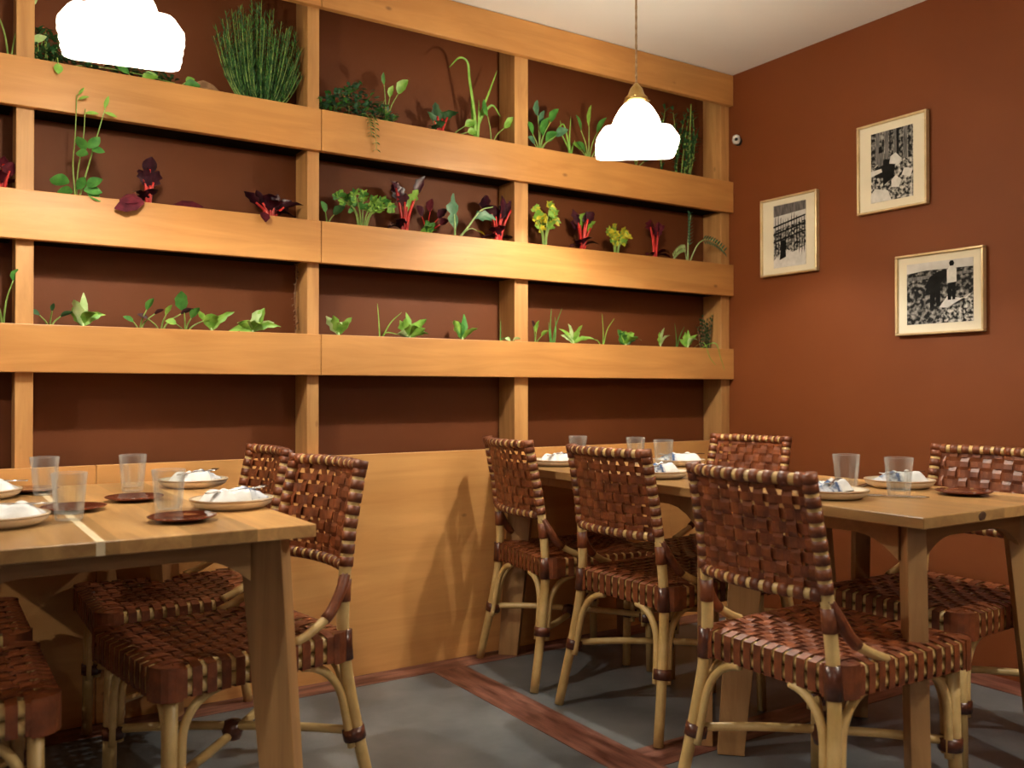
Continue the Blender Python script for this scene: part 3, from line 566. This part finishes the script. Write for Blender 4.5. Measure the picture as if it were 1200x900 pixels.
# ---------------------------------------------------------------- chairs
CH = [M['cane'], M['leather'], M['leather2']]
def post_pt(s, z):
    K = [(0,-.300,.232),(.2,-.262,.211),(.40,-.234,.192),(.55,-.238,.183),(.70,-.258,.177),(.862,-.292,.174)]
    for (z0,x0,y0),(z1,x1,y1) in zip(K, K[1:]):
        if z <= z1 or z1 == .862:
            t = (z-z0)/(z1-z0); t = min(max(t,0),1.1)
            return V((x0+(x1-x0)*t, s*(y0+(y1-y0)*t), z))
def make_chair():
    root = empty('woven_chair', (0,0,0))
    # --- legs
    for s in (-1, 1):
        b = BM(); P = catmull([post_pt(s, z) for z in (0,.2,.40,.55,.70,.862)], 4); tube(b, P, .0155, 12, 0)
        # leather bands on the post beside the woven back
        for k in range(8):
            z = .622+.0315*k; tube(b, [post_pt(s, z-.0115), post_pt(s, z), post_pt(s, z+.0115)], .0178, 12, 1)
        tube(b, [post_pt(s, .852), post_pt(s, .872)], .0190, 12, 1)
        tube(b, [post_pt(s, .525), post_pt(s, .55), post_pt(s, .580)], .0172, 12, 1)
        leg = build('rear_leg', b, CH, root)
        b = BM(); tube(b, [post_pt(s, .382), post_pt(s, .42), post_pt(s, .456)], .0205, 12); build('binding', b, M['leather2'], leg)
        b = BM(); q0, q1 = post_pt(s, .185), post_pt(s, .215); q0 = q0+V((.008,-.006*s,0)); q1 = q1+V((.008,-.006*s,0)); tube(b, [q0, q1], .0285, 12); build('binding', b, M['leather2'], leg)
        b = BM(); f0, f1 = V((.205, .205*s, 0)), V((.198, .198*s, .44)); tube(b, [f0, f1], .0155, 12)
        leg = build('front_leg', b, M['cane'], root)
        b = BM(); m_ = f0.lerp(f1, .455)+V((-.008,-.006*s,0)); tube(b, [m_-V((0,0,.015)), m_+V((0,0,.015))], .0285, 12); build('binding', b, M['leather2'], leg)
        b = BM(); tube(b, [f1-V((0,0,.06)), f1+V((0,0,.012))], .0200, 12); build('binding', b, M['leather2'], leg)
    # --- bent braces, two beside each leg
    for s in (-1, 1):
        for (leg, dirs) in (('r', (V((1,0,0)), V((0,-s,0)))), ('f', (V((-1,0,0)), V((0,-s,0))))):
            for d in dirs:
                def at(z):
                    return post_pt(s, z) if leg == 'r' else V((.205,.205*s,0)).lerp(V((.198,.198*s,.44)), z/.44)
                pts = [at(.17)+d*.025, at(.24)+d*.025, at(.31)+d*.029, at(.355)+d*.052, at(.378)+d*.085, at(.386)+d*.118]
                b = BM(); tube(b, catmull(pts, 4), .0105, 8); build('brace', b, M['cane'], root)
    # --- crossing stretchers tied in the middle
    for s in (-1, 1):
        a, c = post_pt(s, .205), V((.202, -.202*s, .205)); mid = (a+c)/2+V((0,0,.011*s)); b = BM(); tube(b, catmull([a, a.lerp(mid,.5)+V((0,0,.004*s)), mid, mid.lerp(c,.5)+V((0,0,.004*s)), c], 3), .0112, 8)
        build('stretcher', b, M['cane'], root)
    b = BM(); lathe(b, [(.0001,-.026),(.02,-.022),(.027,0),(.02,.022),(.0001,.026)], 12, c=(-.03,0,.205)); build('binding', b, M['leather2'], root)
    # --- side brackets from post to seat, leather wrapped above
    for s in (-1, 1):
        pts = catmull([post_pt(s,.595), V((-.222,.196*s,.555)), V((-.185,.204*s,.503)), V((-.130,.212*s,.470)), V((-.085,.216*s,.452))], 4)
        b = BM(); tube(b, pts, .0115, 8, 0); tube(b, pts[:10], .0142, 8, 1); build('bracket', b, CH, root)
    # --- back rails
    def bowx(u): return -.034*(1-u*u)
    for z, nm in ((.606, 'back_rail'), (.858, 'back_rail')):
        def rp(u): q = post_pt(1, z); return V((q.x+bowx(u), q.y*u, z))
        b = BM(); tube(b, [rp(-1+2*i/16) for i in range(17)], .0135, 10, 0)
        for i in range(10):
            u = -.9+.2*i; tube(b, [rp(u-.062), rp(u), rp(u+.062)], .0160, 10, 1)
        build(nm, b, CH, root)
    # --- woven back
    b = BM(); z0, z1 = .606, .858; nv, nh = 10, 8; us = [-.9+.2*i for i in range(nv)]; zs = [.606+.0315*(j+.5) for j in range(nh)]
    def bp(u, z): q = post_pt(1, z); return V((q.x+bowx(u), q.y*u, z))
    for i, u in enumerate(us):
        pts = [bp(u, z0)+V((.012*(-1)**i,0,0))]
        for j, z in enumerate(zs):
            o = .0028*(-1)**(i+j)
            for dz in (-.008, .008): pts.append(bp(u, z+dz)+V((o,0,0)))
        pts.append(bp(u, z1)+V((-.012*(-1)**(i+nh),0,0)))
        ribbon(b, pts, (0,1,0), (1,0,.12), .0275, .0018)
    for j, z in enumerate(zs):
        pts = [bp(-1.0, z)+V((.004,0,0))]
        for i, u in enumerate(us):
            o = -.0028*(-1)**(i+j)
            for du in (-.045, .045): pts.append(bp(u+du, z)+V((o,0,0)))
        pts.append(bp(1.0, z)+V((.004,0,0)))
        ribbon(b, pts, (-.12,0,1), (1,0,0), .0190 if j >= nh-2 else .0250, .0018)
    build('backrest', b, M['leather'], root, smooth=False)
    # --- seat frame: two stacked canes around the rim
    def edge(x): return .203+(.222-.203)*(x+.225)/.45          # half width at x
    def rim(z):
        P = []
        for (cx, cy, a0) in ((.195,1,0),(-.195,1,90),(-.195,-1,180),(.195,-1,270)):
            yy = cy*(edge(cx)-.03)
            for k in range(6): a = R(a0+18*k); P.append(V((cx+.03*math.cos(a), yy+.03*math.sin(a), z)))
        P.append(P[0]); return P
    b = BM()
    for z in (.438,.405): tube(b, rim(z), .0165, 8)
    build('seat_frame', b, M['cane'], root)
    # --- woven seat
    b = BM(); n = 12; xs = [-.180+.0335*i*1.0 for i in range(n)]; vs = [-.9+1.8*j/(n-1) for j in range(n)]
    def sp(x, v):
        X = (x)/.21; return V((x, v*(edge(x)-.012), .4575-.012*(1-min(1,X*X))*(1-v*v)))
    for j, v in enumerate(vs):                     # straps front to back
        y_f, y_b = sp(.225,v).y, sp(-.225,v).y; pts = []; nm = []; 
        for (x, z, nn) in ((-.215,.385,(0,0,-1)),(-.243,.389,(-1,0,-.5)),(-.2445,.42,(-1,0,0)),(-.243,.452,(-1,0,.5)),(-.215,.459,(0,0,1))): pts.append(V((x,y_b,z))); nm.append(nn)
        for i, x in enumerate(xs):
            for dx in (-.007,.007): q = sp(x+dx, v); q.z += .0026*(-1)**(i+j); pts.append(q); nm.append((0,0,1))
        for (x, z, nn) in ((.215,.459,(0,0,1)),(.243,.452,(1,0,.5)),(.2445,.42,(1,0,0)),(.243,.389,(1,0,-.5)),(.215,.385,(0,0,-1))): pts.append(V((x,y_f,z))); nm.append(nn)
        ribbon(b, pts, (0,1,0), nm, .0220, .002)
    for i, x in enumerate(xs):
        e = edge(x); pts = []; nm = []
        for (yy, z, nn) in ((-e+.012,.385,(0,0,-1)),(-e-.0165,.389,(0,-1,-.5)),(-e-.018,.42,(0,-1,0)),(-e-.0165,.452,(0,-1,.5)),(-e+.010,.4585,(0,0,1))): pts.append(V((x,yy,z))); nm.append(nn)
        for j, v in enumerate(vs):
            for dv in (-.03,.03): q = sp(x, v+dv); q.z -= .0026*(-1)**(i+j); pts.append(q); nm.append((0,0,1))
        for (yy, z, nn) in ((e-.010,.4585,(0,0,1)),(e+.0165,.452,(0,1,.5)),(e+.018,.42,(0,1,0)),(e+.0165,.389,(0,1,-.5)),(e-.012,.385,(0,0,-1))): pts.append(V((x,yy,z))); nm.append(nn)
        ribbon(b, pts, (1,0,0), nm, .0218, .002)
    for (cx, cy, a0) in ((.195,1,0),(-.195,1,90),(-.195,-1,180),(.195,-1,270)):
        yy = cy*(edge(cx)-.03); pts = []; nm = []
        for k in range(7):
            a = R(a0-8+106*k/6); nn = V((math.cos(a), math.sin(a), 0)); pts.append(V((cx, yy, .4215))+nn*.0495); nm.append(nn)
        ribbon(b, pts, (0,0,1), nm, .074, .002)
        A = [b.verts.new((cx+.047*math.cos(R(a0+90*k/5)), yy+.047*math.sin(R(a0+90*k/5)), .4575)) for k in range(6)]; A.append(b.verts.new((cx-.02*math.copysign(1,cx), yy-.02*cy, .4575))); b.faces.new(A)
    build('seat', b, M['leather'], root, smooth=False)
    return root
chair0 = make_chair()
G = 'woven leather and rattan chairs around the tables'
chairs = [(-1.205,-.315,-7,'woven leather chair next to the plywood panel, farthest on near side of right table'),
 (-1.215,-.865,3,'woven leather chair seen from behind, middle one on the near side of right table'),
 (-1.435,-1.665,0,'large foreground woven leather chair seen from behind at near end of right table'),
 (-.825,-.615,186,'woven chair across the right table whose back shows near the rack corner'),
 (-.775,-1.53,180,'woven chair across the right table with back cut by the right frame edge'),
 (-2.700,-.845,188,'woven chair at near right corner of the left table, its back fully seen'),
 (-2.690,-.28,180,'woven chair partly hidden behind the nearer chair at left table, beside the rack'),
 (-3.335,-.93,0,'woven chair at bottom left whose seat corner shows under the left table'),
 (-3.335,-.38,0,'dark woven chair seat glimpsed behind another one under the left table')]
for i, (x, y, a, lb) in enumerate(chairs):
    o = chair0 if i == 0 else copy_tree(chair0)
    o.location = (x, y, .0016); o.rotation_euler = (0,0,R(a)); tag(o, lb, 'chair', G)

# ---------------------------------------------------------------- tables
TZ = .76; TT = .028
def prism(bm, P0, P1):       # two quads joined
    A = [bm.verts.new(p) for p in P0]; B = [bm.verts.new(p) for p in P1]
    bm.faces.new(A); bm.faces.new(B[::-1])
    for k in range(4): bm.faces.new((A[k], A[(k+1)%4], B[(k+1)%4], B[k]))
def table(cx, cy, W_, L_, rz, label, inlay=None, knot=None):
    t = tag(empty('wooden_table', (cx,cy,0), rz), label, 'table', 'pale wooden dining tables')
    hx, hy = W_/2, L_/2
    b = BM(); box(b, -hx, hx, -hy, hy, TZ-TT, TZ); build('tabletop', b, M['oak_y'], t, smooth=False, bevel=.0025)
    for sx in (-1,1):
        for sy in (-1,1):
            d = V((sx, sy, 0)).normalized(); e = V((-sy, sx, 0)).normalized(); b = BM()
            ct, cb = V((sx*(hx-.088), sy*(hy-.088), TZ-TT-.001)), V((sx*(hx-.045), sy*(hy-.045), .0016))
            def q(c, w1, w2): return [c+d*w1+e*w2, c-d*w1+e*w2, c-d*w1-e*w2, c+d*w1-e*w2]
            prism(b, q(cb,.038,.022), q(ct,.050,.022)); build('leg', b, M['oak_z'], t, smooth=False, bevel=.002)
    def apron(p0, p1, nrm):
        b = BM(); n = 24; prev = None; p0, p1 = V(p0), V(p1); L0 = (p1-p0).length; nn = V(nrm)*.011
        for i in range(n+1):
            tt = i/n; dd = min(tt, 1-tt)*L0; hgt = .042+.055*max(0, 1-dd/.12)**2; p = p0.lerp(p1, tt)
            r4 = [b.verts.new(p+nn+V((0,0,TZ-TT-.0005))), b.verts.new(p-nn+V((0,0,TZ-TT-.0005))), b.verts.new(p-nn+V((0,0,TZ-TT-hgt))), b.verts.new(p+nn+V((0,0,TZ-TT-hgt)))]
            if prev:
                for k in range(4): b.faces.new((prev[k], prev[(k+1)%4], r4[(k+1)%4], r4[k]))
            else: b.faces.new(r4)
            prev = r4
        b.faces.new(prev); build('apron', b, M['oak_s'], t, smooth=False)
    ix, iy = hx-.09, hy-.09; m_ = .03
    apron((-ix+m_,-iy,0),(ix-m_,-iy,0),(0,1,0)); apron((-ix+m_,iy,0),(ix-m_,iy,0),(0,1,0)); apron((-ix,-iy+m_,0),(-ix,iy-m_,0),(1,0,0)); apron((ix,-iy+m_,0),(ix,iy-m_,0),(1,0,0))
    if inlay is not None:
        b = BM(); box(b, inlay-.008, inlay+.008, -hy-.0006, hy+.0006, TZ-TT+.001, TZ+.0005); build('inlay_strip', b, M['inlay'], t, smooth=False)
    if knot is not None:
        b = BM(); lathe(b, [(.0001,-.0035),(.010,-.003),(.0125,0),(.010,.0012),(.0001,.0014)], 14, c=(0,0,0), flute=lambda a, z: 1.15+.10*math.sin(2*a+.6)+.06*math.sin(5*a))
        for v in b.verts: v.co = V((knot+v.co.x*1.15, -hy-v.co.z, TZ-TT/2+v.co.y*.82))
        build('knot', b, M['knot'], t, smooth=False)
    return t
table(-1.057, -.6105, .679, 1.175, 0, 'long pale wooden table reaching the rack wall at right')
table(-1.057, -1.552, .679, .684, 0, 'small pale wooden table at right foreground, nearest to the camera', knot=-.1)
table(-3.000, -.628, .80, 1.20, R(0), 'pale wooden table with a cream inlay strip at left', inlay=-.035)

# ---------------------------------------------------------------- tableware
def make_plate():
    r = empty('dinner_plate', (0,0,0)); b = BM(); lathe(b, [(.0001,.0),(.072,.0),(.080,.002),(.094,.010),(.1005,.0205),(.1005,.0245),(.096,.0245),(.089,.016),(.076,.0095),(.0001,.008)], 48)
    build('dish', b, M['stone'], r); b = BM(); lathe(b, [(.1012,.0205),(.1015,.025),(.095,.0252),(.095,.0242),(.1007,.024)], 48, closed=True); build('rim', b, M['rim'], r); return r
def make_saucer():
    r = empty('saucer', (0,0,0)); b = BM(); lathe(b, [(.0001,0),(.04,0),(.05,.003),(.072,.009),(.075,.012),(.071,.0135),(.05,.0085),(.0001,.0065)], 40); build('dish', b, M['glaze'], r); return r
def make_glass():
    r = empty('glass_tumbler', (0,0,0)); ft = .0315
    def fl(a, z): 
        k = max(0, min(1, (.080-z)/.010)); return 1+.035*k-.105*k*abs(math.sin(4.5*a))**.8
    b = BM(); prof = [(.0001,0),(.026,0),(.0285,.004),(.031,.03),(.0345,.07),(.0365,.085),(.0385,.105),(.0375,.1062),(.0362,.104),(.034,.085),(.0315,.07),(.0275,.03),(.0235,.014),(.0001,.012)]
    lathe(b, prof, 72, flute=fl); build('body', b, M['glass'], r); 
    return r
def make_napkin():
    r = empty('folded_napkin', (0,0,0)); b = BM(); nx, ny = 26, 12; hx, hy = .085, .036
    def top(u, v):
        prof = (1-abs(u)**6)*(1-abs(v)**4); return .004+.026*prof*(.62+.38*abs(math.sin(u*3.6+.5))+.3*mnoise.noise(V((u*3.1, v*2.2, 1))))+.007*math.sin(v*8+u*4)*prof
    g = [[b.verts.new((hx*(-1+2*i/nx)*(1+.03*math.sin(j)), hy*(-1+2*j/ny)*(1+.12*math.sin(i*.5)), top(-1+2*i/nx, -1+2*j/ny))) for j in range(ny+1)] for i in range(nx+1)]
    h = [[b.verts.new((v.co.x, v.co.y, .001)) for v in row] for row in g]
    for i in range(nx):
        for j in range(ny):
            b.faces.new((g[i][j], g[i+1][j], g[i+1][j+1], g[i][j+1])).material_index = 1 if (i > nx*.62) else 0
            b.faces.new((h[i][j], h[i][j+1], h[i+1][j+1], h[i+1][j]))
    for i in range(nx): b.faces.new((g[i][0], h[i][0], h[i+1][0], g[i+1][0])); b.faces.new((g[i][ny], g[i+1][ny], h[i+1][ny], h[i][ny]))
    for j in range(ny): b.faces.new((g[0][j], g[0][j+1], h[0][j+1], h[0][j])); b.faces.new((g[nx][j], h[nx][j], h[nx][j+1], g[nx][j+1]))
    build('cloth', b, [M['napkin'], M['blue']], r); return r
def make_knife():
    r = empty('table_knife', (0,0,0)); b = BM()
    P = [(-.105,.0055),(-.10,.0075),(-.03,.006),(-.015,.0045),(0,.008),(.06,.0095),(.09,.008),(.104,.002)]; pv = None
    for x, hw in P:
        th = .0022 if x < -.01 else .0009; ring = [b.verts.new((x, hw, .0035+th)), b.verts.new((x,-hw,.0035+th)), b.verts.new((x,-hw,.0035-th)), b.verts.new((x,hw,.0035-th))]
        if pv:
            for k in range(4): b.faces.new((pv[k], pv[(k+1)%4], ring[(k+1)%4], ring[k]))
        else: b.faces.new(ring)
        pv = ring
    b.faces.new(pv); build('metal', b, M['steel'], r); return r
def make_fork():
    r = empty('table_fork', (0,0,0)); b = BM()
    def strip(P):
        pv = None
        for x, y, hw, z in P:
            ring = [b.verts.new((x, y+hw, z+.0012)), b.verts.new((x, y-hw, z+.0012)), b.verts.new((x, y-hw, z-.0012)), b.verts.new((x, y+hw, z-.0012))]
            if pv:
                for k in range(4): b.faces.new((pv[k], pv[(k+1)%4], ring[(k+1)%4], ring[k]))
            else: b.faces.new(ring)
            pv = ring
        b.faces.new(pv)
    strip([(-.10,0,.0065,.003),(-.06,0,.005,.004),(0,0,.0028,.006),(.035,0,.004,.004),(.05,0,.0105,.002),(.058,0,.0115,.002)])
    for y in (-.0095,-.0032,.0032,.0095): strip([(.057,y,.0016,.002),(.08,y,.0014,.0025),(.098,y*.95,.0008,.006)])
    build('metal', b, M['steel'], r); return r
used = set()
protos = {}
def put(kind, maker, x, y, z, rz, label, cat, group, tilt=None):
    if kind not in protos: protos[kind] = maker(); o = protos[kind]
    else: o = copy_tree(protos[kind])
    o.location = (x, y, z); o.rotation_euler = (tilt or 0, 0, R(rz)); tag(o, label, cat, group); return o
ZT = TZ+.0006
plates = [(-2.675,-.845,'at the near right corner of the left table', 20),
 (-2.63,-.28,'at the far right end of the left table', 35),
 (-3.185,-.88,'cut by the left frame edge, nearest on left table', 160),
 (-3.19,-.28,'cut by the left frame edge, farther back', 165),
 (-1.24,-.24,'on right table between the two far chair backs', 20),
 (-1.245,-.83,'right of the middle chair on right table', 200),
 (-.84,-.50,'on right table below the small far chair back', 160),
 (-1.245,-1.52,'behind the large foreground chair', 200),
 (-.845,-1.46,'behind the rightmost tumbler on near right table', 170)]
for x, y, lb, a in plates:
    put('plate', make_plate, x, y, ZT, 0, 'round cream plate '+lb, 'plate', 'cream stoneware plates')
    put('napkin', make_napkin, x+.004, y, ZT+.0150, a, 'folded napkin on plate '+lb, 'napkin', 'folded linen napkins')
    put('fork', make_fork, x+.004+.01, y-.002, ZT+.0405, a+8, 'fork on napkin '+lb, 'fork', 'forks on the napkins')
for x, y, lb in [(-2.835,-1.02,'dark red glazed saucer nearest the front edge of the left table'), (-2.85,-.56,'dark red saucer behind the front right glass on the left table'),
 (-3.015,-.70,'dark red saucer behind the front left glass on the left table'), (-3.06,-.19,'dark red saucer farthest left on the left table'),
 (-.905,-.80,'dark red saucer below the small far chair back on the right table'), (-.875,-1.68,'dark red saucer at the right end of the near table')]:
    put('saucer', make_saucer, x, y, ZT, 0, lb, 'saucer', 'dark red glazed saucers')
for x, y, lb in [(-3.035,-.285,'clear tumbler at back left of the left table'), (-3.045,-.865,'clear tumbler at front left of the left table'), (-2.81,-.32,'clear tumbler at back right of the left table'),
 (-2.838,-.90,'clear tumbler at front right of the left table, behind the front saucer'), (-1.06,-.14,'clear tumbler farthest back on the right table near the rack'), (-.94,-.36,'taller looking tumbler left of its pair by the far plate'),
 (-.975,-.56,'tumbler in front of the far plate on the right table'), (-1.07,-1.44,'left clear tumbler of the two on the near right table'), (-1.055,-1.60,'right clear tumbler of the two on the near right table')]:
    put('glass', make_glass, x, y, ZT, random.uniform(0,60), lb, 'glass', 'clear faceted tumblers')
put('knife', make_knife, -1.105, -1.60, ZT, -52, 'steel knife lying in front of the tumblers on the near right table', 'knife', 'table knives')
put('knife', make_knife, -.955, -1.40, ZT, 20, 'steel knife lying behind the tumblers on the near right table', 'knife', 'table knives')
